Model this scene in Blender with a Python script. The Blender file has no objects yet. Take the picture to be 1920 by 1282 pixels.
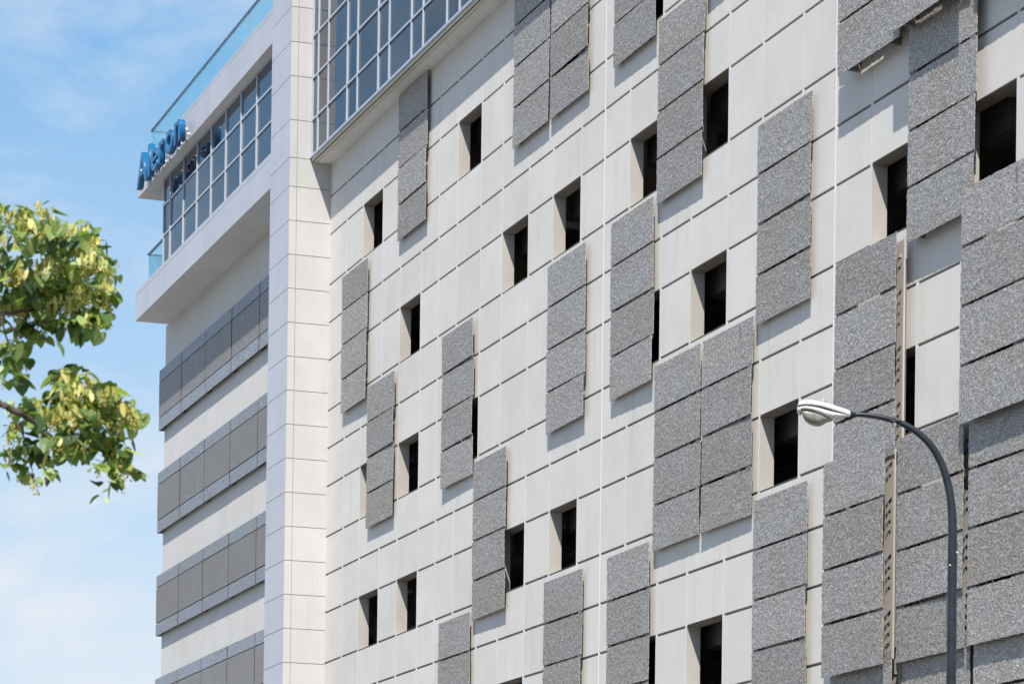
import bpy, math, random
from mathutils import Vector, Matrix
random.seed(7)
D=bpy.data; S=bpy.context.scene; COL=S.collection

# ------------------------------------------------------------------ camera (calibrated to the facade)
F,YAW,PITCH,ROLL,PY=5719.2,1.2302,0.0136,0.0128,1852.0
CX,CY,CZ=72.002,-20.526,-12.027
_f=Vector((-math.sin(YAW)*math.cos(PITCH),math.cos(YAW)*math.cos(PITCH),math.sin(PITCH)))
_r=Vector((math.cos(YAW),math.sin(YAW),0)); _u=_r.cross(_f)
R2=_r*math.cos(ROLL)+_u*math.sin(ROLL); U2=-_r*math.sin(ROLL)+_u*math.cos(ROLL)
cam=D.objects.new('camera',D.cameras.new('camera')); COL.objects.link(cam)
m=Matrix((R2,U2,-_f)).transposed().to_4x4(); m.translation=Vector((CX,CY,CZ)); cam.matrix_world=m
cam.data.sensor_width=36; cam.data.lens=F/1920*36; cam.data.shift_y=(PY-641)/1920
cam.data.dof.use_dof=True; cam.data.dof.focus_distance=58; cam.data.dof.aperture_fstop=5.6
cam.data.clip_start=.5; cam.data.clip_end=3000; S.camera=cam
def at(px,py,d): return Vector((CX,CY,CZ))+d*(_f+R2*((px-960)/F)+U2*((PY-py)/F))

GZ=-13.6     # ground level
H=3.1        # storey height

# ------------------------------------------------------------------ light
sun_dir=Vector((1.9,-1.0,2.64)).normalized()
L=D.lights.new('sun','SUN'); L.energy=4.4; L.angle=math.radians(.53); L.color=(1,.955,.89)
lo=D.objects.new('sun',L); COL.objects.link(lo); lo.rotation_mode='QUATERNION'; lo.rotation_quaternion=sun_dir.to_track_quat('Z','Y'); lo.location=(40,-30,60)
W=D.worlds.new('World'); S.world=W; W.use_nodes=True
nt=W.node_tree; N=nt.nodes; K=nt.links
bg=N['Background']; bg.inputs[1].default_value=.115
sky=N.new('ShaderNodeTexSky'); sky.sky_type='NISHITA'; sky.sun_disc=False
sky.sun_elevation=math.asin(sun_dir.z); sky.sun_rotation=math.atan2(sun_dir.x,sun_dir.y)
sky.air_density=1.0; sky.dust_density=.35; sky.ozone_density=2.2; sky.altitude=200
tc=N.new('ShaderNodeTexCoord')
mp=N.new('ShaderNodeMapping'); mp.inputs['Scale'].default_value=(1,1,2.3); mp.inputs['Location'].default_value=(1.75,.4,.18)
n1=N.new('ShaderNodeTexNoise'); n1.inputs['Scale'].default_value=11; n1.inputs['Detail'].default_value=9; n1.inputs['Roughness'].default_value=.56; n1.inputs['Distortion'].default_value=.35
K.new(tc.outputs['Generated'],mp.inputs[0]); K.new(mp.outputs[0],n1.inputs[0])
cr=N.new('ShaderNodeValToRGB'); cr.color_ramp.elements[0].position=.47; cr.color_ramp.elements[1].position=.70
K.new(n1.outputs[0],cr.inputs[0])
# more thin cloud towards the horizon
sep=N.new('ShaderNodeSeparateXYZ'); K.new(tc.outputs['Generated'],sep.inputs[0])
hr=N.new('ShaderNodeMapRange'); hr.inputs['From Min'].default_value=.30; hr.inputs['From Max'].default_value=.08; hr.inputs['To Min'].default_value=.0; hr.inputs['To Max'].default_value=.95
K.new(sep.outputs[2],hr.inputs[0])
n2=N.new('ShaderNodeTexNoise'); n2.inputs['Scale'].default_value=4; n2.inputs['Detail'].default_value=5
mp2=N.new('ShaderNodeMapping'); mp2.inputs['Scale'].default_value=(1,1,4.5); K.new(tc.outputs['Generated'],mp2.inputs[0]); K.new(mp2.outputs[0],n2.inputs[0])
mul=N.new('ShaderNodeMath'); mul.operation='MULTIPLY'; K.new(hr.outputs[0],mul.inputs[0]); K.new(n2.outputs[0],mul.inputs[1])
ad=N.new('ShaderNodeMath'); ad.operation='MULTIPLY_ADD'; ad.use_clamp=True; K.new(cr.outputs[0],ad.inputs[0]); ad.inputs[1].default_value=.6; K.new(mul.outputs[0],ad.inputs[2])
mx=N.new('ShaderNodeMixRGB'); K.new(ad.outputs[0],mx.inputs[0]); K.new(sky.outputs[0],mx.inputs[1]); mx.inputs[2].default_value=(5.6,6.3,7.2,1)
vr=N.new('ShaderNodeValToRGB'); e_=vr.color_ramp.elements; e_[0].position=.08; e_[0].color=(.60,.74,.88,1); e_[1].position=.33; e_[1].color=(.22,.49,.84,1)
e2=e_.new(.17); e2.color=(.41,.65,.89,1)
K.new(sep.outputs[2],vr.inputs[0])
vs_=N.new('ShaderNodeMixRGB'); vs_.blend_type='MULTIPLY'; vs_.inputs[0].default_value=1; K.new(vr.outputs[0],vs_.inputs[1]); vs_.inputs[2].default_value=(6.0,6.0,6.0,1)
fd=N.new('ShaderNodeMapRange'); fd.inputs['From Min'].default_value=.30; fd.inputs['From Max'].default_value=.55; fd.inputs['To Min'].default_value=.82; fd.inputs['To Max'].default_value=0; K.new(sep.outputs[2],fd.inputs[0])
lowsky=N.new('ShaderNodeMixRGB'); K.new(fd.outputs[0],lowsky.inputs[0]); K.new(sky.outputs[0],lowsky.inputs[1]); K.new(vs_.outputs[0],lowsky.inputs[2])
K.new(lowsky.outputs[0],mx.inputs[1]); mx.inputs[2].default_value=(4.7,5.0,5.4,1)
K.new(mx.outputs[0],bg.inputs[0])
S.view_settings.view_transform='Standard'; S.view_settings.look='None'; S.view_settings.exposure=0.55; S.view_settings.gamma=1

# ------------------------------------------------------------------ materials
def mat(name,col,rough=.7,metal=0,spec=.5):
    m=D.materials.new(name); m.use_nodes=True; b=m.node_tree.nodes['Principled BSDF']
    b.inputs['Base Color'].default_value=(*col,1); b.inputs['Roughness'].default_value=rough; b.inputs['Metallic'].default_value=metal
    b.inputs['Specular IOR Level'].default_value=spec
    return m
def nodes(m): return m.node_tree.nodes,m.node_tree.links,m.node_tree.nodes['Principled BSDF']
def noise(N,K,scale,detail=4,rough=.5,vec=None,stretch=None):
    n=N.new('ShaderNodeTexNoise'); n.inputs['Scale'].default_value=scale; n.inputs['Detail'].default_value=detail; n.inputs['Roughness'].default_value=rough
    t=N.new('ShaderNodeTexCoord'); src=t.outputs['Object']
    if stretch:
        mp=N.new('ShaderNodeMapping'); mp.inputs['Scale'].default_value=stretch; K.new(src,mp.inputs[0]); src=mp.outputs[0]
    K.new(src,n.inputs['Vector']); return n
def ramp(N,K,src,stops):
    r=N.new('ShaderNodeValToRGB'); e=r.color_ramp.elements
    while len(e)<len(stops): e.new(.5)
    for i,(p,c) in enumerate(stops): e[i].position=p; e[i].color=(*c,1) if len(c)==3 else c
    K.new(src,r.inputs[0]); return r
def mixc(N,K,fac,a,b,mode='MIX'):
    x=N.new('ShaderNodeMixRGB'); x.blend_type=mode
    for s,v in ((0,fac),(1,a),(2,b)):
        if hasattr(v,'is_output'): K.new(v,x.inputs[s])
        elif isinstance(v,tuple): x.inputs[s].default_value=(*v,1)
        else: x.inputs[s].default_value=v
    return x.outputs[0]
def bump(N,K,b,src,strength,dist):
    u=N.new('ShaderNodeBump'); u.inputs['Strength'].default_value=strength; u.inputs['Distance'].default_value=dist
    K.new(src,u.inputs['Height']); K.new(u.outputs[0],b.inputs['Normal'])

def concrete(name,c0,c1,tone=.10,grain=1.0):
    m=mat(name,c0,.86,0,.3); N,K,b=nodes(m)
    a=noise(N,K,1.3,6,.6); r1=ramp(N,K,a.outputs[0],[(.3,c0),(.7,c1)])
    st=noise(N,K,1.0,6,.65,stretch=(5,5,.35)); r2=ramp(N,K,st.outputs[0],[(.28,(.84,.82,.79)),(.42,(.985,.98,.97)),(.6,(1,1,1))])
    bl=noise(N,K,.45,5,.6); r4=ramp(N,K,bl.outputs[0],[(.35,(.93,.925,.91)),(.62,(1,1,1))])
    r1c=mixc(N,K,.8,r1.outputs[0],r4.outputs[0],'MULTIPLY')
    c=mixc(N,K,.7,r1c,r2.outputs[0],'MULTIPLY')
    g=noise(N,K,55,3,.6); r3=ramp(N,K,g.outputs[0],[(.3,(.88,.88,.87)),(.65,(1.0,1.0,1.0))])
    c=mixc(N,K,.6*grain,c,r3.outputs[0],'MULTIPLY')
    at_=N.new('ShaderNodeAttribute'); at_.attribute_name='tone'
    mr=N.new('ShaderNodeMapRange'); mr.inputs['To Min'].default_value=1-tone; mr.inputs['To Max'].default_value=1.0; K.new(at_.outputs['Fac'],mr.inputs[0])
    cc=N.new('ShaderNodeCombineColor'); 
    for i in range(3): K.new(mr.outputs[0],cc.inputs[i])
    c=mixc(N,K,1.0,c,cc.outputs[0],'MULTIPLY'); K.new(c,b.inputs['Base Color'])
    bump(N,K,b,g.outputs[0],.25,.004)
    return m
M_conc=concrete('precast concrete',(.70,.672,.632),(.755,.728,.69),.06)
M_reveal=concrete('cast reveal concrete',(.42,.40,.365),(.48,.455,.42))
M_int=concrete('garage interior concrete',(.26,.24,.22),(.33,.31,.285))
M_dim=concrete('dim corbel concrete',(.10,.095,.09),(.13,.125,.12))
M_rhead=concrete('shaded window head concrete',(.24,.21,.185),(.30,.27,.24))  # reveal concrete with the shade under the head put into its colour
M_joint=mat('groove sealant',(.17,.17,.175),.9)
M_hair=mat('hairline joint',(.40,.385,.36),.9)
M_white=mat('white sealant',(.76,.745,.715),.7)
M_cream=concrete('cream stone cladding',(.50,.487,.474),(.535,.522,.51),.05,.35)
M_alu=concrete('white metal cladding',(.535,.55,.605),(.565,.58,.63),.05,.15); M_alu.node_tree.nodes['Principled BSDF'].inputs['Roughness'].default_value=.45
M_line=mat('cladding joint',(.22,.21,.20),.8)
M_mull=mat('silver mullion paint',(.50,.55,.62),.35,.25)
M_tan=mat('tan metal trim',(.66,.60,.48),.6)
M_soff=concrete('white soffit panel',(.80,.785,.765),(.84,.825,.805),.06,.2)
M_dark=mat('dark bracket metal and gap shade',(.05,.05,.052),.6,.3)  # real brackets, and shade painted into the band gaps
M_chan=mat('galvanised beige channel',(.52,.47,.42),.55,.2)
M_rail2=mat('grey mounting rail',(.20,.19,.18),.6,.2)
M_wing=concrete('wing wall stucco',(.65,.63,.60),(.70,.68,.65),.03,.5)

def speckle(name,lo,mid,hi,metal=.35,scale=1.0):
    m=mat(name,mid,.5,metal,.4); N,K,b=nodes(m)
    oi=N.new('ShaderNodeObjectInfo'); t=N.new('ShaderNodeTexCoord')
    off=N.new('ShaderNodeVectorMath'); off.operation='MULTIPLY_ADD'
    cv=N.new('ShaderNodeCombineXYZ'); K.new(oi.outputs['Random'],cv.inputs[0]); K.new(oi.outputs['Random'],cv.inputs[2])
    K.new(cv.outputs[0],off.inputs[0]); off.inputs[1].default_value=(31,17,23); K.new(t.outputs['Object'],off.inputs[2])
    rot=N.new('ShaderNodeMapping'); rot.inputs['Rotation'].default_value=(0,math.radians(35),0); rot.inputs['Scale'].default_value=(.62,1,1.25); K.new(off.outputs[0],rot.inputs[0])
    n=N.new('ShaderNodeTexNoise'); n.inputs['Scale'].default_value=30*scale; n.inputs['Detail'].default_value=4; n.inputs['Roughness'].default_value=.8; K.new(rot.outputs[0],n.inputs[0])
    v=N.new('ShaderNodeTexVoronoi'); v.inputs['Scale'].default_value=42*scale; K.new(rot.outputs[0],v.inputs['Vector'])
    r=ramp(N,K,n.outputs[0],[(.36,lo),(.46,tuple(x*.85 for x in mid)),(.53,tuple(x*1.15 for x in mid)),(.62,hi)])
    # brownish to bluish tint painted for sky reflection, a little different on every panel
    p=N.new('ShaderNodeTexNoise'); p.inputs['Scale'].default_value=1.1; p.inputs['Detail'].default_value=3; K.new(off.outputs[0],p.inputs[0])
    rp=ramp(N,K,p.outputs[0],[(.32,(.96,.90,.84)),(.66,(.98,1.0,1.03))])
    c=mixc(N,K,.85,r.outputs[0],rp.outputs[0],'MULTIPLY')
    ro=ramp(N,K,oi.outputs['Random'],[(0,(.78,.75,.715)),(1,(1.10,1.10,1.11))])
    c=mixc(N,K,.7,c,ro.outputs[0],'MULTIPLY')
    K.new(c,b.inputs['Base Color'])
    ad=N.new('ShaderNodeMath'); ad.operation='ADD'; K.new(n.outputs[0],ad.inputs[0]); K.new(v.outputs['Distance'],ad.inputs[1])
    bump(N,K,b,ad.outputs[0],.55,.012)
    return m
M_screen=speckle('embossed aluminium screen',(.175,.168,.16),(.31,.298,.284),(.64,.62,.59),.08,1.45)
M_band=speckle('embossed aluminium band',(.085,.082,.08),(.22,.212,.206),(.62,.60,.585),metal=.08,scale=1.1)
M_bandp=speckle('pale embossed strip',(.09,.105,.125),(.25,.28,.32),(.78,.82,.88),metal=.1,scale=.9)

def glass(name,tint,spec_ior=1.9,rough=.02):
    m=mat(name,tint,rough,0,.5); b=m.node_tree.nodes['Principled BSDF']; b.inputs['IOR'].default_value=spec_ior
    N,K,b=nodes(m); n=noise(N,K,1.1,2,.4); bump(N,K,b,n.outputs[0],.10,.02)
    a=N.new('ShaderNodeAttribute'); a.attribute_name='tone'; r=ramp(N,K,a.outputs['Fac'],[(0,tuple(x*.45 for x in tint)),(1,tuple(x*2.0 for x in tint))]); K.new(r.outputs[0],b.inputs['Base Color'])
    return m
M_glass=glass('blue grey curtain glass',(.006,.015,.030),1.42)
M_glass2=glass('dark ribbon glass',(.010,.017,.030),1.46)
def railglass():
    m=mat('aqua railing glass',(.45,.85,.92),.03,0,.5); N,K,b=nodes(m)
    tr=N.new('ShaderNodeBsdfTransparent'); tr.inputs[0].default_value=(.80,.93,.96,1)
    gl=N.new('ShaderNodeBsdfGlossy'); gl.inputs[0].default_value=(.75,.95,1,1); gl.inputs['Roughness'].default_value=.03
    mx=N.new('ShaderNodeMixShader'); mx.inputs[0].default_value=.12; K.new(tr.outputs[0],mx.inputs[1]); K.new(gl.outputs[0],mx.inputs[2])
    df=N.new('ShaderNodeBsdfDiffuse'); df.inputs[0].default_value=(.42,.66,.74,1)
    m2=N.new('ShaderNodeMixShader'); m2.inputs[0].default_value=.14; K.new(mx.outputs[0],m2.inputs[1]); K.new(df.outputs[0],m2.inputs[2])
    K.new(m2.outputs[0],N['Material Output'].inputs[0]); return m
M_rail=railglass()
M_sign=mat('blue sign face',(.006,.125,.30),.35,0,.5)

# ------------------------------------------------------------------ mesh helpers
class MB:
    def __init__(s): s.v=[]; s.f=[]; s.m=[]; s.t=[]; s.mats=[]
    def mi(s,m):
        if m not in s.mats: s.mats.append(m)
        return s.mats.index(m)
    def quad(s,pts,m,tone=1.0):
        i=len(s.v); s.v+= [tuple(p) for p in pts]; s.f.append(tuple(range(i,i+len(pts)))); s.m.append(s.mi(m)); s.t.append(tone)
    def box(s,x0,x1,y0,y1,z0,z1,m,tone=1.0,skip=''):
        a=[(x0,y0,z0),(x1,y0,z0),(x1,y1,z0),(x0,y1,z0),(x0,y0,z1),(x1,y0,z1),(x1,y1,z1),(x0,y1,z1)]
        for k,q in {'b':(0,3,2,1),'t':(4,5,6,7),'f':(0,1,5,4),'r':(1,2,6,5),'k':(2,3,7,6),'l':(3,0,4,7)}.items():
            if k not in skip: s.quad([a[i] for i in q],m,tone)
    def tube(s,pts,rads,m,n=12,cap=True):
        rings=[]
        for i,p in enumerate(pts):
            d=(pts[min(i+1,len(pts)-1)]-pts[max(i-1,0)]).normalized()
            up=Vector((0,1,0)) if abs(d.y)<.9 else Vector((1,0,0))
            a=d.cross(up).normalized(); b=d.cross(a)
            k=len(s.v); s.v+=[tuple(p+rads[i]*(a*math.cos(t)+b*math.sin(t))) for t in [2*math.pi*j/n for j in range(n)]]; rings.append(k)
        for r0,r1 in zip(rings,rings[1:]):
            for j in range(n):
                s.f.append((r0+j,r1+j,r1+(j+1)%n,r0+(j+1)%n)); s.m.append(s.mi(m)); s.t.append(1)
        if cap:
            for r in (rings[0],rings[-1]): s.f.append(tuple(range(r,r+n))); s.m.append(s.mi(m)); s.t.append(1)
    def build(s,name,parent=None,smooth=False,weld=False,loc=None):
        me=D.meshes.new(name); v=s.v
        if loc is not None: v=[(a-loc[0],b-loc[1],c-loc[2]) for a,b,c in v]
        me.from_pydata(v,[],s.f)
        for m in s.mats: me.materials.append(m)
        me.polygons.foreach_set('material_index',s.m)
        at_=me.attributes.new('tone','FLOAT','FACE'); at_.data.foreach_set('value',s.t)
        if smooth: me.polygons.foreach_set('use_smooth',[True]*len(s.f))
        me.update(); o=D.objects.new(name,me); COL.objects.link(o)
        if parent: o.parent=parent
        if loc is not None: o.location=loc
        return o
def relief(mb,us,vs,fn,P,side=None):
    """height-field wall: fn(u,v)->(depth,material,tone) or None for a hole; P(u,v,depth)->point"""
    us=sorted(set(round(u,4) for u in us)); vs=sorted(set(round(v,4) for v in vs))
    nu,nv=len(us)-1,len(vs)-1
    g=[[fn((us[i]+us[i+1])/2,(vs[j]+vs[j+1])/2) for j in range(nv)] for i in range(nu)]
    for i in range(nu):
        for j in range(nv):
            c=g[i][j]
            if c:
                mb.quad([P(us[i],vs[j],c[0]),P(us[i+1],vs[j],c[0]),P(us[i+1],vs[j+1],c[0]),P(us[i],vs[j+1],c[0])],c[1],c[2])
            for (a,b) in ((i+1,j),(i,j+1)):
                if a<nu and b<nv:
                    e=g[a][b]
                    if c and e and abs(c[0]-e[0])>1e-5:
                        mt=side or (c[1] if c[0]<e[0] else e[1])
                        if a>i: q=[P(us[a],vs[j],c[0]),P(us[a],vs[j],e[0]),P(us[a],vs[j+1],e[0]),P(us[a],vs[j+1],c[0])]
                        else: q=[P(us[i],vs[b],c[0]),P(us[i+1],vs[b],c[0]),P(us[i+1],vs[b],e[0]),P(us[i],vs[b],e[0])]
                        mb.quad(q,mt,.8)
def tag(o,label=None,cat=None,group=None,kind=None):
    for k,v in (('label',label),('category',cat),('group',group),('kind',kind)):
        if v: o[k]=v
    return o
def empty(name,loc):
    o=D.objects.new(name,None); o.location=loc; COL.objects.link(o); o.empty_display_size=.5; return o
PF=lambda y0: (lambda u,v,d:(u,y0+d,v))
PX=lambda x0: (lambda u,v,d:(x0-d,u,v))
PS=lambda z0: (lambda u,v,d:(v,u,z0+d))

# ------------------------------------------------------------------ ground
mg=concrete('pale paving',(.25,.24,.225),(.31,.295,.275)); ma=concrete('asphalt',(.045,.045,.047),(.07,.07,.07))
b=MB(); b.box(-900,900,-900,900,GZ-.6,GZ-.12,ma); tag(b.build('ground'),kind='structure')
b=MB(); b.box(-120,160,-5.5,30,GZ-.119,GZ,mg); tag(b.build('pavement'),kind='structure')
b=MB(); b.box(-120,160,-5.64,-5.501,GZ-.119,GZ+.006,concrete('kerb stone',(.4,.39,.37),(.47,.46,.44))); tag(b.build('kerb'),kind='structure')
b=MB(); b.box(-120,160,-60,-18,GZ-.119,GZ,concrete('plaza paving',(.20,.20,.19),(.26,.26,.25))); tag(b.build('plaza'),kind='structure')

# ------------------------------------------------------------------ building
BLD=empty('parking_garage',(10,0,GZ))
tag(BLD,'pale concrete parking garage with grey metal screens and a white glazed corner wing','parking garage')
class Part:   # children are given in world coordinates; undo the parent's offset
    pass
def child(o,parent=BLD):
    o.parent=parent; o.matrix_parent_inverse=Matrix.Translation(-parent_world(parent)); return o
def parent_world(p):
    v=Vector((0,0,0))
    if p.type=='EMPTY' : v+=p.location
    return v
def part(mb,name,parent=BLD,smooth=False):
    o=mb.build(name,smooth=smooth); o.parent=BLD if parent is BLD else parent
    if parent is BLD: o.location=-BLD.location
    return o
XR=46.0; ZT=16.0
JO=[0,1.27,2.85,4.22,5.84,7.24,8.81]
joints=[8.66+10.05*k+o for k in range(-1,4) for o in JO]; joints=[j for j in joints if .5<j<XR-.5]
main=[18.71,28.76,38.81]
hz=[]
for n in range(-4,3): hz+=[n*H,n*H+.4*H,n*H+.7*H]
hz=[z for z in hz if z>GZ+.4 and z<9.0]
wins=[(2,2.83),(2,9.93),(2,19.98),(2,15.9),(1,5.85),(1,12.88),(1,15.9),(1,19.98),(1,22.93),
      (0,5.85),(0,2.83),(0,9.93),(0,19.98),(0,22.93),(0,30.03),(0,32.98),(0,15.9),(0,25.95),
      (-1,2.83),(-1,5.85),(-1,12.88),(-1,15.9),(-1,25.95),(-1,30.03),(-1,22.93),(-1,32.98),
      (-2,22.93),(-2,19.98),(-2,12.88),(-2,30.03),(-2,32.98),(-2,5.85),(-3,2.83),(-3,12.88),(-3,22.93),(-3,30.03),
      (1,36.0),(0,40.1),(-1,36.0),(2,36.0)]
def nextj(x): return min(j for j in joints if j>x+.5)
WR=[]
for n,x in wins:
    j=min(joints,key=lambda q:abs(q-x)); WR.append((n,j,nextj(j),n*H+.004,n*H+.4*H-.004))
def inwin(u,v):
    return any(a+.02<u<b-.02 and c<v<d for _,a,b,c,d in WR)
us=[0,XR]; 
for j in joints: us+=[j-.032,j-.005,j+.005,j+.032]
for _,a,b_,c,d in WR: us+=[a+.032,b_-.032]
vs=[GZ,9.17]
for z in hz: vs+=[z-.025,z+.025]
for _,a,b_,c,d in WR: vs+=[c,d]
for (n,a,b_,c,d) in WR: pass
js=sorted(joints); tone={}
def wallfn(u,v):
    if inwin(u,v): return None
    i=sum(1 for j in js if j<u); k=sum(1 for z in hz if z<v)
    t=tone.setdefault((i,k),random.random())
    dj=min(abs(u-j) for j in joints); jn=min(joints,key=lambda q:abs(u-q)); dz=min(abs(v-z) for z in hz)
    if dj<.005:
        if any(abs(jn-q)<.01 for q in main): return (-.004,M_white,1)
        return (.003,M_hair,1)
    if dj<.032: return (0,M_conc,t)
    if dz<.025: return (.034,M_joint,1)
    return (0,M_conc,t)
mb=MB(); relief(mb,us,vs,wallfn,PF(0))
# inner face of the wall
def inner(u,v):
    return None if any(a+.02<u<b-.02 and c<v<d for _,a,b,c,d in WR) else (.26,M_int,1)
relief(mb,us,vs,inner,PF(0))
mb.box(0,XR,.05,.3,9.17,ZT,M_conc)
part(mb,'facade_wall')
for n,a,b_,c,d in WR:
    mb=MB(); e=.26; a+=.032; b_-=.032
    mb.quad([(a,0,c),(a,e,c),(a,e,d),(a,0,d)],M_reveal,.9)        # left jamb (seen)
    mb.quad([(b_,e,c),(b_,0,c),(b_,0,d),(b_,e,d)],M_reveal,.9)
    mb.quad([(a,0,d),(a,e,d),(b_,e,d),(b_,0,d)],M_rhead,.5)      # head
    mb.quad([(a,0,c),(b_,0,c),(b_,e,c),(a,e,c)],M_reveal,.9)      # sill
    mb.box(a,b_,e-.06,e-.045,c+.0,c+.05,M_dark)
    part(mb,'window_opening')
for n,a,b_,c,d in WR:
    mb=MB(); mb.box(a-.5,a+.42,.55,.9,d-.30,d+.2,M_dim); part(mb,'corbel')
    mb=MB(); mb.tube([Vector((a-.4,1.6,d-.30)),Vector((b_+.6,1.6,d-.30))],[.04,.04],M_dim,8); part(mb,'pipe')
# inside: decks, columns, beams and pipes
for n in range(-4,4):
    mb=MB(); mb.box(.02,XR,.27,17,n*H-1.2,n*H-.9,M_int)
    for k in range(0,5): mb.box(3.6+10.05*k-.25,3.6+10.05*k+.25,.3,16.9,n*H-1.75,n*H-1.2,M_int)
    part(mb,'parking_deck')
for k in range(-1,4):
    for y in (2.2,9.5): mb=MB(); mb.box(8.1+10.05*k+.15,8.1+10.05*k+.75,y,y+.6,GZ,9,M_int); part(mb,'interior_column')
for n in range(-3,3):
    mb=MB(); mb.tube([Vector((.1,.9,n*H+.42)),Vector((XR-.1,.9,n*H+.42))],[.022,.022],M_dark,8)
    for k in range(24): mb.box(1+k*1.83,1.06+k*1.83,.87,.93,n*H+.3,n*H+.55,M_dark)
    part(mb,'barrier_cable')
mb=MB()
mb.box(XR,XR+.25,0,17.3,GZ,ZT,M_conc); mb.box(-17.85,XR+.25,17.05,17.3,GZ,13.4,M_conc,skip='')
mb.box(.0,XR,.3,17.05,ZT-.3,ZT,M_conc)
mb.box(-.3,-.02,.3,17.04,GZ,ZT,M_conc)
part(mb,'outer_shell')

# ---- corner pier (cream side, white front)
CJ=[13.8,12.95,12.09,11.25,10.17,9.24]+[8.532-.8326*i for i in range(27)]
CJ=[z for z in CJ if z>GZ+.1]; CJ.append(14.66)
PW=-1.83
vs=[GZ,ZT+1]; 
for z in CJ: vs+=[z-.008,z+.008]
ct={}
def pier(mt):
    def fn(u,v):
        k=sum(1 for z in CJ if z<v)
        dz=min(abs(v-z) for z in CJ)
        if dz<.008: return (.01,M_line,1)
        return (0,mt,ct.setdefault((mt.name,k),random.random()))
    return fn
mb=MB()
relief(mb,[PW,0],vs,pier(M_alu),PF(-1.05))
f0=pier(M_cream)
def side(u,v):
    if abs(u+.865)<.006: return (.01,M_line,1)
    return f0(u,v)
relief(mb,[-1.05,-.871,-.859,.02],vs,side,PX(0))
mb.quad([(PW,-1.05,GZ),(PW,-1.05,ZT+1),(PW,1,ZT+1),(PW,1,GZ)],M_alu)
mb.quad([(PW,-1.05,ZT+1),(0,-1.05,ZT+1),(0,1,ZT+1),(PW,1,ZT+1)],M_alu)
mb.quad([(PW,1,GZ),(0,1,GZ),(0,1,ZT+1),(PW,1,ZT+1)],M_alu)
o=part(mb,'corner_pier'); 

# ---- projecting curtain wall box
YB=-.50; ZB=9.17
mx_=[.04,.52,1.41]; x=3.04
while x<XR-1: mx_+=[x,x+.85]; x+=2.51
rows=[10.2,11.23,12.26,13.3,14.35,15.4]
def panes(mb,xs,zs,y,m,dx=.010):
    for a,c in zip(xs,xs[1:]):
        for e,f in zip(zs,zs[1:]):
            t=[random.uniform(-1,1)*dx*.35 for _ in range(4)]
            mb.quad([(a,y+t[0],e),(c,y+t[1],e),(c,y+t[2],f),(a,y+t[0]+t[2]-t[1],f)],m,random.random())
mb=MB(); panes(mb,[.01]+mx_+[XR],[ZB+.1]+rows+[ZT],YB+.018,M_glass)
mb.box(.01,XR,YB+.03,.05,ZT-.2,ZT,M_alu)
cw=part(mb,'curtain_wall')
mx_=[.04,.52,1.41]; x=3.04
while x<XR-1: mx_+=[x,x+.85]; x+=2.51
rows=[10.2,11.23,12.26,13.3,14.35,15.4]
mb=MB()
for x in mx_: mb.box(x-.022,x+.022,YB-.02,YB+.03,ZB+.145,ZT,M_mull)
for z in rows:
    xs=[0.012]+sum([[x-.0225,x+.0225] for x in mx_],[])+[XR]
    for a,c in zip(xs[::2],xs[1::2]): mb.box(a,c,YB-.015,YB+.03,z-.026,z+.026,M_mull)
mb.box(.012,XR,YB-.05,YB+.03,ZB+.085,ZB+.144,M_mull)
part(mb,'mullion_grid',cw)
mb=MB(); 
mb.box(.012,XR,YB,YB+.03,ZB,ZB+.084,M_tan)
sj=[1.5+1.68*k for k in range(27)]
vs_=[.012,XR]+sum([[x-.006,x+.006] for x in sj],[])
def sof(u,v):
    if abs(u-(YB+.14))<.006: return (.008,M_line,1)
    if min(abs(v-x) for x in sj)<.006: return (.008,M_line,1)
    return (0,M_tan if u<YB+.14 else M_soff,.5+.5*math.sin(v//1.68*5))
relief(mb,[YB,YB+.134,YB+.146,-.001],vs_,sof,PS(ZB))
part(mb,'soffit',cw)

# ---- white wing: wall, bands, canopy, ribbon window, roof
XL=-17.85
mb=MB()
mb.quad([(XL,0,GZ),(PW,0,GZ),(PW,0,9.0),(XL,0,9.0)],M_wing)
mb.quad([(XL,17.05,GZ),(XL,0,GZ),(XL,0,9.0),(XL,17.05,9.0)],M_wing)
part(mb,'wing_wall')
bj=[-15.1,-12.14,-9.17,-6.2,-3.23]
def band(z0):
    root=None
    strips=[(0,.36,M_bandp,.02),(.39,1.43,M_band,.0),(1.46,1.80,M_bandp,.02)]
    mb=MB()
    xs=[-18.0]+bj+[PW-.01]
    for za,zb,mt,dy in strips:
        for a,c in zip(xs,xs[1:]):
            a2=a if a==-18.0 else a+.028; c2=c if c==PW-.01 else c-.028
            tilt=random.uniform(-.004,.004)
            mb.box(a2,c2,-.15+tilt,-.13+tilt,z0+za,z0+zb,mt,random.random(),skip='r'); mb.quad([(c2,-.15+tilt,z0+za),(c2,-.13+tilt,z0+za),(c2,-.13+tilt,z0+zb),(c2,-.15+tilt,z0+zb)],M_dark)  # sunlit edge faces coloured dark so joints read as shaded gaps
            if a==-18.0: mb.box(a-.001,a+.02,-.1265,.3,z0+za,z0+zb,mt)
    mb.box(-17.95,PW-.02,-.126,-.09,z0+.02,z0+1.78,M_dark)  # dark sheet standing in for shade behind the panel gaps
    o=part(mb,'metal_band')
    mb=MB()
    for x in [-17.6]+[j+d for j in bj for d in (-.12,.12)]: mb.box(x-.03,x+.03,-.089,0,z0+.03,z0+1.77,M_dark)
    
    part(mb,'mounting_rail',o)
for z0 in (5.86,2.77,-.33,-3.43,-6.53,-9.63): band(z0)
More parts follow.
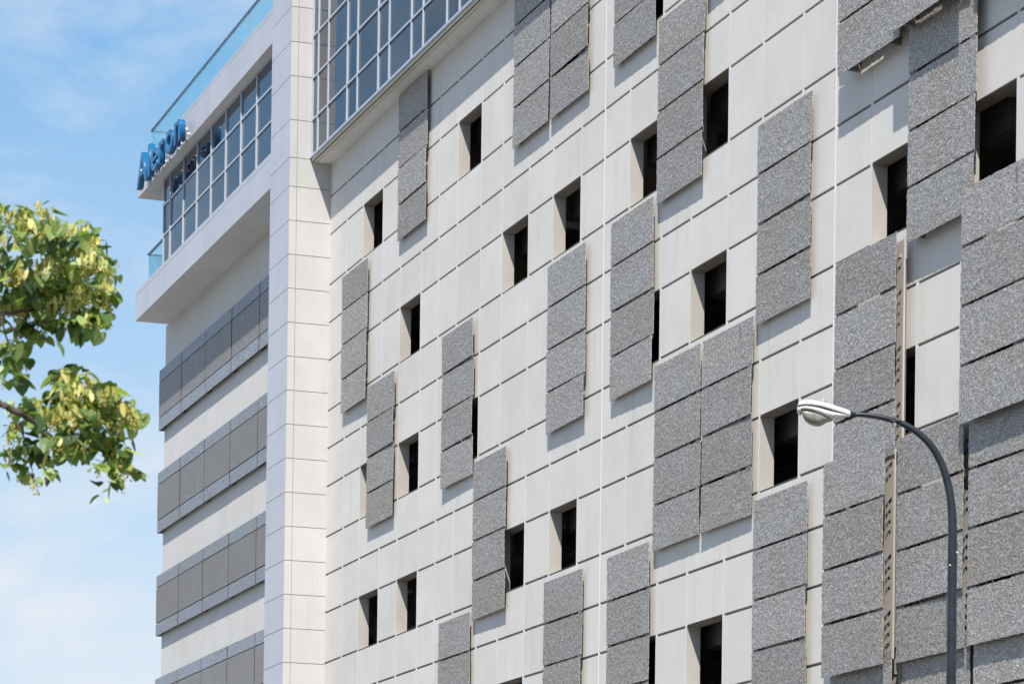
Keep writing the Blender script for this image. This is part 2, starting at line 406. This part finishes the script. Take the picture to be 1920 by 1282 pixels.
# canopy (lower white frame)
def slab(name,z0,z1,lip,xl,yr=17.05,step=1.62,joint0=-3.3):
    mb=MB(); fj=[joint0-step*k for k in range(9)]; fj=[x for x in fj if x>xl+.3]
    us=[xl,PW-.002]+sum([[x-.005,x+.005] for x in fj],[])
    vs=[z0,z1,z1-lip-.012,z1-lip+.0]
    def fn(u,v):
        if z1-lip-.012<v<z1-lip: return (.012,M_line,1)
        if min(abs(u-x) for x in fj)<.005 and v<z1-lip: return (.006,M_alu,.0)
        return (0,M_alu,ct.setdefault((name,int((u-xl)/step)),random.random()))
    relief(mb,us,vs,fn,PF(-1.05))
    mb.quad([(xl,yr,z0),(xl,-1.05,z0),(xl,-1.05,z1),(xl,yr,z1)],M_alu)
    mb.quad([(xl,-1.05,z1),(PW,-1.05,z1),(PW,yr,z1),(xl,yr,z1)],M_alu)
    def sf(u,v):
        if min(abs(v-x) for x in fj)<.006 : return (.008,M_line,1)
        if abs(v-(xl+.85))<.006 and u<-.1 : return (.008,M_line,1)
        return (0,M_soff,ct.setdefault((name,'s',int((v-xl)/step)),random.random()))
    relief(mb,[-1.05,-.1,.0,3,yr],[xl,PW-.002,xl+.844,xl+.856]+sum([[x-.006,x+.006] for x in fj],[]),sf,PS(z0))
    return part(mb,name)
slab('canopy',8.95,9.83,.13,-17.35,joint0=-4.18)
slab('roof_parapet',12.60,13.48,.09,-17.25,joint0=-3.4)
# ribbon window
YG=-.78; XG=-14.85
mb=MB(); gx=[-2.6,-4.23,-5.86,-7.49,-9.12,-10.75,-12.38,-14.01]; panes(mb,[XG]+gx[::-1]+[PW],[9.83,10.93,11.8,12.6],YG-.002,M_glass2)
mb.quad([(XG,14,9.83),(XG,YG,9.83),(XG,YG,12.6),(XG,14,12.6)],M_glass2)
rw=part(mb,'ribbon_window')
mb=MB(); gx=[-2.6,-4.23,-5.86,-7.49,-9.12,-10.75,-12.38,-14.01]
for x in gx: mb.box(x-.028,x+.028,YG-.045,YG+.01,9.831,12.599,M_mull)
mb.box(XG-.03,XG+.03,YG-.04,YG+.04,9.831,12.599,M_mull)
xs=[XG+.031]+sum([[x-.0285,x+.0285] for x in reversed(gx)],[])+[PW-.003]
for z in (9.88,10.93,11.80,12.56):
    for a,c in zip(xs[::2],xs[1::2]): mb.box(a,c,YG-.03,YG+.01,z-.028,z+.028,M_mull)
    mb.box(XG-.03,XG+.01,YG+.05,13.9,z-.03,z+.03,M_mull)
part(mb,'window_frame',rw)
def railing(z0,z1,xl,xr,y,ret):
    mb=MB(); n=int((xr-xl)/1.5); w=(xr-xl)/n
    for i in range(n): mb.box(xl+i*w+.012,xl+(i+1)*w-.012,y-.008,y+.008,z0,z1-.02,M_rail)
    m2=int(ret/1.4); w2=ret/m2
    for i in range(m2): mb.box(xl-.008,xl+.008,y+i*w2+.02,y+(i+1)*w2-.012,z0,z1-.02,M_rail)
    for i in range(1,n): mb.box(xl+i*w-.011,xl+i*w+.011,y-.010,y+.010,z0,z1-.019,M_post)
    g=part(mb,'glass_railing')
    mb=MB(); mb.box(xl-.03,xr,y-.03,y+.03,z1-.018,z1+.03,M_hand); mb.box(xl-.03,xl+.03,y+.031,y+ret,z1-.018,z1+.03,M_hand)
    part(mb,'handrail',g)
M_post=mat('frosted joint strip',(.30,.45,.52),.4)
M_hand=mat('grey handrail',(.16,.19,.23),.4,.5)
railing(13.4,14.46,-16.6,PW-.05,-.80,8)
railing(9.75,10.83,-16.8,XG-.05,-.80,8)

# ---- perforated screens
PANW,PANH,PIT=2.075,.790,.835
variants=[]
def panel_mesh(k):
    rnd=random.Random(100+k); mb=MB(); nx,nz=48,19
    th=.012
    def P(i,j):
        ex = rnd.uniform(-.006,.006) if i in (0,nx) else 0
        ez = rnd.uniform(-.005,.005) if j in (0,nz) else 0
        return [PANW*i/nx+ex, -th+rnd.uniform(-.004,.004), PANH*j/nz+ez]
    g=[[P(i,j) for j in range(nz+1)] for i in range(nx+1)]
    for i in range(nx+1):
        for j in range(nz+1): mb.v.append(tuple(g[i][j]))
    id=lambda i,j:i*(nz+1)+j
    mi=mb.mi(M_screen)
    def add(f): mb.f.append(f); mb.m.append(mi); mb.t.append(1)
    for i in range(nx):
        for j in range(nz): add((id(i,j),id(i+1,j),id(i+1,j+1),id(i,j+1)))
    n0=len(mb.v)
    ring=[(i,0) for i in range(nx)]+[(nx,j) for j in range(nz)]+[(i,nz) for i in range(nx,0,-1)]+[(0,j) for j in range(nz,0,-1)]
    for i,j in ring:
        p=g[i][j]; mb.v.append((p[0],0,p[2]))
    for k_ in range(len(ring)):
        a=id(*ring[k_]); c=id(*ring[(k_+1)%len(ring)]); add((a,n0+k_,n0+(k_+1)%len(ring),c))
    add(tuple(n0+i for i in range(len(ring)))[::-1])
    me=D.meshes.new('screen_panel'); me.from_pydata(mb.v,[],mb.f); me.materials.append(M_screen); me.update()
    return me
PM=[panel_mesh(k) for k in range(4)]
def slotted(mb,u0,u3,y,z0,z1,ztop):
    """flat vertical strut behind the panels, pierced by slanting slots in groups of four"""
    u1,u2=u0+.05,u3-.07; sl=.42*(u2-u1); h=.072
    ss=sorted(ztop-.12-.835*k-.15*i for k in range(4) for i in range(4))
    ss=[z for z in ss if z0+.05<z and z+sl+h<z1-.03]
    q=lambda a,za,b,zb,c,zc,d,zd: mb.quad([(a,y,za),(b,y,zb),(c,y,zc),(d,y,zd)],M_chan)
    q(u0,z0,u1,z0,u1,z1,u0,z1); q(u2,z0,u3,z0,u3,z1,u2,z1)
    prev=[z0,z0]
    for z in ss:
        q(u1,prev[0],u2,prev[1],u2,z+sl,u1,z); prev=[z+h,z+sl+h]
    q(u1,prev[0],u2,prev[1],u2,z1,u1,z1)
    mb.quad([(u3,y,z0),(u3,y+.03,z0),(u3,y+.03,z1),(u3,y,z1)],M_chan)
def screen(x,n,g,npan=4,label=None):
    """four stacked panels on rails; n = storey whose window course the column ends below"""
    ztop=n*H+2.93; z0=ztop-3.305
    x+=.012; root=empty('metal_screen',(x,0,z0)); root.parent=BLD; root.location=Vector((x,0,z0))-BLD.location
    for k in range(npan):
        zz=ztop-PANH-k*PIT-z0
        o=D.objects.new('screen_panel',random.choice(PM)); COL.objects.link(o); o.parent=root
        o.location=(0,-g+.011+random.uniform(-.004,.004),zz)
        o.rotation_euler=(random.uniform(-.012,.012),random.uniform(-.0015,.0015),random.uniform(-.010,.010))
    zb,zt=.06,3.24
    def sub(mb,name): r=mb.build(name); r.parent=root
    for xx in (.16,PANW-.55):
        mb=MB(); mb.box(xx,xx+.06,-g+.018,-.001,zb,zt,M_rail2); sub(mb,'mounting_rail')
    if g>.25:
        yy=-.15 if g<.4 else -.27
        for xx,w in ((PANW-.36,.32),(.05,.25)):
            mb=MB(); slotted(mb,xx,xx+w,yy,.10,3.22,3.305); sub(mb,'slotted_channel')
            mb=MB(); mb.box(xx+.08,xx+.13,yy+.003,-.001,.3,3.0,M_rail2); sub(mb,'mounting_rail')
    for k in range(1,npan):
        zc=k*PIT-.025
        for xx in (.02,PANW-.20):
            mb=MB(); mb.box(xx,xx+.16,-g+.018,-g+.03,zc-.04,zc+.07,M_rail2); sub(mb,'bracket')
    return root
A,B_,C_,D_=.11,.19,.30,.46
SC=[(1.49,1,A),(3.72,0,A),(5.93,2,A),(9.33,0,A),(11.54,-1,A),(9.33,-2,A),(13.77,2,A),(15.95,2,A),(15.95,0,A),(15.95,-2,A),
    (19.37,2,A),(19.37,0,A),(19.37,-2,A),(21.59,1,A),(21.59,-1,A),(23.77,-1,A),(23.77,2,A),(26.0,0,A),(26.0,-2,A),
    (29.42,1,C_),(31.62,1,D_),(31.62,0,B_),(33.83,-1,D_),(29.42,-1,C_),(29.42,-2,D_),(31.62,-2,C_),(33.83,-2,C_),
    (29.42,-3,C_),(31.62,-3,B_),(33.83,-3,B_),(33.83,1,C_),(36.03,0,A),(36.03,-2,C_),(11.54,-3,A),(3.72,-3,A),(21.59,-3,A)]
for s in SC: screen(*s)

# ------------------------------------------------------------------ sign
SIGN=empty('building_sign',(-13,-1.2,12.4))
tag(SIGN,'blue raised letters reading Aleron on the white roof fascia','sign')
def letters(word,x0,x1,z0,cap):
    widths=[]; objs=[]
    for ch in word:
        cu=D.curves.new('t','FONT'); cu.body=ch; cu.size=1.0; cu.extrude=.075/ cap; cu.bevel_depth=.006; cu.offset=.008
        o=D.objects.new('t',cu); COL.objects.link(o); bpy.context.view_layer.update()
        dg=bpy.context.evaluated_depsgraph_get(); me=D.meshes.new_from_object(o.evaluated_get(dg)); D.objects.remove(o)
        xs=[v.co.x for v in me.vertices]; mn,mxx=min(xs),max(xs); objs.append((ch,me,mn)); widths.append(mxx-mn)
    gap=.085; tot=sum(widths)+gap*(len(word)-1); sx=(x1-x0)/tot; sz=cap/.73; x=x0
    for (ch,me,mn),w in zip(objs,widths):
        me.transform(Matrix(((sx,0,0,-mn*sx),(0,0,-cap,0),(0,sz,0,0),(0,0,0,1))))
        me.materials.clear(); me.materials.append(M_sign); me.update()
        o=D.objects.new('letter',me); COL.objects.link(o); o.parent=SIGN; o.location=Vector((x,-1.30,z0))-SIGN.location
        mb=MB()
        for dz in (.15,.42): mb.box(x+w*sx*.3,x+w*sx*.3+.05,-1.21,-1.05,z0+dz,z0+dz+.05,M_white)
        mb.box(x+w*sx*.7,x+w*sx*.7+.05,-1.21,-1.05,z0+.2,z0+.25,M_white)
        r=mb.build('bracket'); r.parent=o; r.location=-Vector((x,-1.30,z0))
        x+=(w+gap)*sx
letters('Aleron',-15.95,-10.45,12.50,.95)

# ------------------------------------------------------------------ street lamp
DL=36.0
base=at(1784,1282,DL); PB=Vector((base.x,base.y,GZ))
LAMP=empty('street_lamp',PB); tag(LAMP,'black curved-arm street lamp with white cobra head in front of the garage','street lamp')
M_pole=mat('black pole paint',(.022,.026,.034),.38,.0,.5); N,K,b=nodes(M_pole); n=noise(N,K,6,4); K.new(ramp(N,K,n.outputs[0],[(.3,(.009,.012,.018)),(.7,(.018,.023,.032))]).outputs[0],b.inputs['Base Color'])
M_head=mat('white lamp housing',(.66,.67,.66),.35,0,.5); N,K,b=nodes(M_head); n=noise(N,K,9,5); K.new(ramp(N,K,n.outputs[0],[(.3,(.56,.57,.56)),(.7,(.64,.65,.64))]).outputs[0],b.inputs['Base Color'])
M_lens=mat('dusty lamp lens',(.42,.41,.36),.25,0,.5); N,K,b=nodes(M_lens); n=noise(N,K,14,5); K.new(ramp(N,K,n.outputs[0],[(.3,(.15,.145,.12)),(.7,(.30,.29,.25))]).outputs[0],b.inputs['Base Color'])
def lp(x,y): return at(x,y,DL)
arc=[(1786,1030),(1786,985),(1784,948),(1779,915),(1771,884),(1759,856),(1744,833),(1726,815),(1706,801),(1684,791),(1660,784),(1634,779),(1610,777),(1592,776.5)]
mb=MB(); ptop=lp(1786,1030)
mb.tube([PB,PB+Vector((0,0,.45)),PB+Vector((0,0,.5)),PB+Vector((0,0,.52)),PB+Vector((0,0,.6)),*[PB.lerp(ptop,.12+.08*i) for i in range(11)],ptop],[.16,.15,.072,.068,.068]+[.067-.001*i for i in range(11)]+[.056],M_pole,20,cap=False)
mb.tube([PB+Vector((0,0,0)),PB+Vector((0,0,.03))],[.24,.24],M_pole,16)
pole=mb.build('pole',smooth=True,loc=PB); pole.parent=LAMP; pole.location=(0,0,0)
mb=MB(); pts=[lp(*p) for p in arc]
# smooth by subdividing
sp=[]
for i in range(len(pts)-1):
    p0,p1,p2,p3=pts[max(i-1,0)],pts[i],pts[i+1],pts[min(i+2,len(pts)-1)]
    for t in (0,.33,.66): sp.append(.5*((2*p1)+(p2-p0)*t+(2*p0-5*p1+4*p2-p3)*t*t+(3*p1-p0-3*p2+p3)*t**3))
sp.append(pts[-1]); n_=len(sp)
mb.tube(sp,[.0555-.028*(i/(n_-1))**.9 for i in range(n_)],M_pole,18,cap=False)
mb.tube([lp(1786,1034),lp(1786,1026)],[.0575,.0575],M_pole,18,cap=False)
arm=mb.build('arm',smooth=True,loc=PB); arm.parent=LAMP; arm.location=(0,0,0)
mb=MB()
for px,py in ((1793,1036),(1780,1060),(1782,1217)):
    c=lp(px,py)-_f*.03; mb.tube([c,c-_f*.03],[.012,.010],M_head,8)
o=mb.build('bolt',loc=PB); o.parent=LAMP; o.location=(0,0,0)
# head
k=1/13.71
def hp(cx,cy,off): return lp(1480+cx*k,730+cy*k)+_hd*off
_hd=(_f+R2*.15); _hd.z=0; _hd.normalize()
def loft(mb,secs,mt,n=20):
    """secs: (x, ztop, zmid, zbot, halfwidth) crop px; closed body"""
    rings=[]
    for (x,zt,zm,zb,w) in secs:
        k0=len(mb.v)
        for j in range(n):
            a=2*math.pi*j/n; c,s_=math.cos(a),math.sin(a)
            off=w*(abs(c)**.75)*(1 if c>0 else -1)
            yy=zm+(zt-zm)*abs(s_)**.8 if s_>0 else zm+(zb-zm)*abs(s_)**.8
            mb.v.append(tuple(hp(x,yy,off)))
        rings.append(k0)
    mi=mb.mi(mt)
    for r0,r1 in zip(rings,rings[1:]):
        for j in range(n): mb.f.append((r0+j,r0+(j+1)%n,r1+(j+1)%n,r1+j)); mb.m.append(mi); mb.t.append(1)
    for r in (rings[0],rings[-1]): mb.f.append(tuple(range(r,r+n))); mb.m.append(mi); mb.t.append(1)
mb=MB()
loft(mb,[(207,430,455,462,.035),(225,395,448,458,.085),(285,320,438,452,.115),(400,290,432,448,.135),(600,292,440,456,.145),(850,330,480,496,.14),(1100,400,548,562,.12),(1350,475,618,632,.095),(1530,535,672,684,.075),(1575,565,686,695,.068)],M_head)
o=mb.build('housing',smooth=True,loc=PB); o.parent=LAMP; o.location=(0,0,0)
mb=MB()
loft(mb,[(205,470,520,610,.040),(225,464,530,645,.085),(290,458,530,655,.112),(330,456,520,560,.125),(450,452,520,566,.138),(600,462,540,590,.142),(800,490,590,675,.135),(1000,545,650,752,.12),(1120,576,670,770,.11),(1350,640,680,735,.09),(1530,690,700,716,.07),(1560,692,700,710,.066)],M_head)
o=mb.build('door',smooth=True,loc=PB); o.parent=LAMP; o.location=(0,0,0)
mb=MB()
loft(mb,[(318,560,570,580,.08),(345,560,600,700,.10),(400,560,640,800,.115),(480,565,660,870,.122),(600,580,690,925,.125),(710,610,720,945,.12),(830,660,740,915,.11),(950,720,770,840,.09),(1060,755,780,808,.06),(1110,770,782,795,.035)],M_lens)
o=mb.build('lens',smooth=True,loc=PB); o.parent=LAMP; o.location=(0,0,0)
mb=MB(); c0=hp(880,360,0); mb.tube([c0,c0+Vector((0,0,.045)),c0+Vector((0,0,.05))],[.034,.034,.026],M_dark2 if 'M_dark2' in globals() else mat('grey photocell',(.33,.34,.36),.5),14)
o=mb.build('photocell',smooth=True,loc=PB); o.parent=LAMP; o.location=(0,0,0)
mb=MB(); mb.tube([hp(1560,640,0),hp(1700,650,0)],[.036,.033],M_pole,14); mb.tube([hp(1410,775,0),hp(1590,730,0)],[.014,.02],M_pole,8)
o=mb.build('arm_clamp',smooth=True,loc=PB); o.parent=LAMP; o.location=(0,0,0)

# ------------------------------------------------------------------ linden tree
DT=20.0
tb=at(-420,1200,DT); TB=Vector((tb.x,tb.y,GZ))
TREE=empty('linden_tree',TB); tag(TREE,'leafy linden tree with yellow-green blossom bracts reaching in from the left','tree')
M_bark=mat('linden bark',(.10,.075,.06),.9); N,K,b=nodes(M_bark); n=noise(N,K,9,6,.6,stretch=(3,3,1)); K.new(ramp(N,K,n.outputs[0],[(.3,(.05,.035,.03)),(.7,(.16,.115,.09))]).outputs[0],b.inputs['Base Color']); bump(N,K,b,n.outputs[0],.6,.03)
def leafmat(name,stops,transl,tcol):
    m=mat(name,stops[0][1],.45,0,.4); N,K,b=nodes(m)
    a=N.new('ShaderNodeAttribute'); a.attribute_name='tone'
    r=ramp(N,K,a.outputs['Fac'],stops); n=noise(N,K,40,3); r2=ramp(N,K,n.outputs[0],[(.3,(.75,.8,.7)),(.7,(1.1,1.08,1.1))])
    c=mixc(N,K,.7,r.outputs[0],r2.outputs[0],'MULTIPLY'); K.new(c,b.inputs['Base Color'])
    t=N.new('ShaderNodeBsdfTranslucent'); c2=mixc(N,K,1.0,c,tcol,'MULTIPLY'); K.new(c2,t.inputs[0])
    x=N.new('ShaderNodeMixShader'); x.inputs[0].default_value=transl; K.new(b.outputs[0],x.inputs[1]); K.new(t.outputs[0],x.inputs[2])
    K.new(x.outputs[0],N['Material Output'].inputs[0]); return m
M_leaf=leafmat('linden leaf',[(0,(.05,.095,.04)),(.35,(.14,.22,.065)),(.7,(.33,.41,.14)),(1,(.58,.64,.40))],.40,(1.5,1.7,.5))
M_bract=leafmat('linden bract',[(0,(.45,.46,.12)),(.6,(.68,.62,.20)),(1,(.85,.78,.40))],.35,(1.2,1.1,.6))
crown=MB(); mi_l=crown.mi(M_leaf); mi_b=crown.mi(M_bract)
rnd=random.Random(21)
def rv():
    while True:
        v=Vector((rnd.uniform(-1,1),rnd.uniform(-1,1),rnd.uniform(-1,1)))
        if .05<v.length<1: return v
OUT=[(0,0,-.0),(.20,-.34),(.42,-.40),(.50,-.18),(.46,.12),(.28,.42),(0,.72),(-.28,.42),(-.46,.12),(-.50,-.18),(-.42,-.40),(-.20,-.34)]
def leaf(c,size,outw,tone):
    n=(outw*.55+Vector((0,0,.45))+sun_dir*.25+rv()*.75).normalized()
    down=Vector((0,0,-1))+rv()*.55; tdir=(down-n*down.dot(n)).normalized(); s=n.cross(tdir)
    k=len(crown.v); curl=rnd.uniform(-.18,.30); fold=rnd.uniform(.05,.28)
    crown.v.append(tuple(c+tdir*(-.20*size)))
    for (a,b_) in OUT[1:]:
        crown.v.append(tuple(c+s*(a*size)+tdir*(b_*size)+n*(size*(abs(a)*fold-curl*b_*b_))))
    crown.v.append(tuple(c+tdir*(.15*size)))
    m_=k+12
    idx=[k]+[k+i for i in range(1,12)]
    for i in range(12):
        crown.f.append((m_,idx[i],idx[(i+1)%12])); crown.m.append(mi_l); crown.t.append(tone)
def bract(c,size):
    n=rv().normalized(); d=(Vector((0,0,-1))+rv()*.5).normalized(); s=n.cross(d)
    if s.length<.1: return
    s.normalize(); k=len(crown.v); w=size*.17
    for t,ww in ((0,.3),(.35,1),(.7,1),(1,.25)):
        p=c+d*(size*t)+n*(size*.25*t*t); crown.v.append(tuple(p-s*w*ww)); crown.v.append(tuple(p+s*w*ww))
    tn=rnd.random()
    for i in range(3):
        a=k+2*i; crown.f.append((a,a+1,a+3,a+2)); crown.m.append(mi_b); crown.t.append(tn)
    # blossom balls hanging below
    for q in range(rnd.randint(2,5)):
        c2=c+d*size*1.1+rv()*size*.35; r=size*.09; k=len(crown.v)
        for v in ((1,0,0),(-1,0,0),(0,1,0),(0,-1,0),(0,0,1),(0,0,-1)): crown.v.append(tuple(c2+Vector(v)*r))
        for f in ((0,2,4),(2,1,4),(1,3,4),(3,0,4),(2,0,5),(1,2,5),(3,1,5),(0,3,5)):
            crown.f.append(tuple(k+x for x in f)); crown.m.append(mi_b); crown.t.append(.7)
# blobs: photo-measured clump centres (x, y, radius px at 20 m), density, share of bracts, depth shift (m)
BL=[(22,412,34,1,.3),(70,405,30,1,.3),(58,440,36,1,.2),(110,438,34,1,.35),(112,418,16,1,.2),(150,440,28,1,.5),(178,460,20,1,1.0),(140,475,34,1,.4),
    (10,455,34,1,.2),(8,520,42,1,.25),(50,530,44,1,.4),(95,505,30,1,.5),(90,545,44,1,.4),(135,525,42,1,.5),(175,500,34,1,.6),(200,510,20,1,.8),
    (195,545,26,1,.4),(160,565,40,1,.4),(205,560,14,1,.6),(120,585,42,1,.3),(70,585,42,1,.4),(20,590,44,1,.3),(150,610,28,1,.1),(172,600,22,1,.2),(195,590,14,.8,.1),
    (95,620,24,1,.1),(70,625,26,1,0),(35,635,24,1,.1),(15,660,30,1,.2),(35,670,22,1,.2),(8,700,22,1,.1),(150,628,12,.9,0),(187,625,6,1.4,0),(103,650,6,1,0),
    (30,705,12,1.3,0),(45,715,10,1.3,0),
    (125,712,24,1,.5),(140,700,18,1,.6),(158,715,18,1,.5),(118,740,22,1,.6),(150,745,34,1,.5),(185,745,30,1,.9),(205,735,16,1,1.2),(210,765,28,1,.6),(235,768,20,1,1.2),(255,783,11,1,1.5),
    (40,765,20,1,.1),(70,768,26,1,.3),(90,790,30,1,.7),(125,790,38,1,.6),(165,790,38,1,.5),(200,800,34,1,.4),(228,805,18,1,.3),(28,797,13,1,1.5),(25,815,12,1,1.0),
    (55,825,26,1,0),(85,835,28,1,.1),(60,850,24,1,0),(25,860,22,1,.1),(35,885,20,1,.1),(95,858,16,1,.1),(120,835,26,1,.3),(150,835,24,1,.6),(185,835,28,1,.4),(215,840,26,1,.3),
    (235,860,18,1,.5),(238,880,16,1,.6),(215,870,18,1,.3),(190,885,14,.9,.2),(150,862,10,.9,.2),(165,860,14,.8,.2),(60,900,12,.8,.3),(90,890,10,1,.1),(70,910,9,.9,.1),(100,895,9,1.2,0),
    (212,912,12,1.1,0),(180,910,7,1,.3),(188,935,6,1.5,0),(262,895,5,1.2,0),(225,900,10,.9,.6)]
for (x,y,r,dn,br) in BL:
    c=at(x,y,DT+rnd.uniform(-.35,.35)); R=r/F*DT
    nl=max(1,int(dn*(r/12.0)**2*2.9+1)) if r>8 else (2 if dn>1 else 1)
    for q in range(nl):
        v=rv(); v=v*(.55+.45*v.length)/max(v.length,.3)*.9
        if v.length>1: v.normalize()
        p=c+Vector((v.x,v.y*1.6,v.z))*R
        leaf(p,rnd.choice([rnd.uniform(.05,.08),rnd.uniform(.08,.125)]),v.normalized(),min(1,max(0,rnd.gauss(.46,.30))))
    for q in range(int(nl*br*2.3)):
        v=rv(); v.z=abs(v.z)*.7; bract(c+v*R*.9+(sun_dir-_f*.3)*R*.35,rnd.uniform(.06,.10))
# rest of the crown, outside the frame to the left
cc=at(-430,560,DT)
for q in range(110):
    v=rv().normalized()*rnd.uniform(.55,1.0); c=cc+Vector((v.x*1.15,v.y*1.3,v.z*1.25))
    for j in range(26): 
        w=rv(); leaf(c+w*.22,rnd.uniform(.05,.08),(v+w*.5).normalized(),min(1,max(0,rnd.gauss(.42,.25))))
    for j in range(8): bract(c+rv()*.24,rnd.uniform(.06,.09))
o=crown.build('crown',loc=TB); o.parent=TREE; o.location=(0,0,0)
tr=MB()
def limb(pts,r0,r1,wob=.01):
    P=[Vector(p) for p in pts]; out=[]
    for i in range(len(P)-1):
        for t in range(5):
            q=P[i].lerp(P[i+1],t/5); out.append(q+rv()*wob if (i or t) else q)
    out.append(P[-1]); n=len(out); tr.tube(out,[r0+(r1-r0)*i/(n-1) for i in range(n)],M_bark,9)
T1=at(-420,760,DT); T2=at(-400,500,DT)
limb([TB,TB.lerp(T1,.5),T1],.14,.10,.01); limb([T1,T2],.10,.05,.02)
limb([T1,at(-240,730,DT-.2),at(-100,725,DT-.45),at(0,757,DT-.55),at(38,775,DT-.5),at(66,793,DT-.35)],.05,.0135,.004)
limb([at(60,790,DT),at(110,780,DT+.05),at(150,770,DT),at(200,760,DT),at(268,770,DT)],.011,.0015,.004)
limb([at(66,793,DT),at(100,820,DT),at(150,850,DT),at(200,870,DT)],.008,.002,.004)
limb([at(20,765,DT),at(50,830,DT),at(60,880,DT),at(72,915,DT)],.007,.002,.004)
limb([at(-200,680,DT),at(-90,560,DT),at(0,520,DT),at(45,478,DT),at(95,467,DT),at(165,466,DT)],.03,.004,.006)
limb([at(45,478,DT),at(25,440,DT),at(15,412,DT),at(38,390,DT)],.008,.002,.004)
limb([at(-90,560,DT),at(0,590,DT),at(60,580,DT),at(130,560,DT),at(200,530,DT)],.018,.003,.006)
limb([at(0,590,DT),at(40,630,DT),at(90,640,DT)],.009,.002,.004)
limb([at(0,590,DT),at(20,660,DT),at(38,705,DT)],.008,.002,.004)
limb([T2,at(-300,420,DT),at(-200,330,DT)],.045,.01,.02); limb([T2,at(-500,400,DT),at(-560,300,DT)],.04,.01,.02); limb([T1,at(-560,650,DT),at(-700,600,DT)],.05,.012,.02)
o=tr.build('trunk',smooth=True,loc=TB); o.parent=TREE; o.location=(0,0,0)
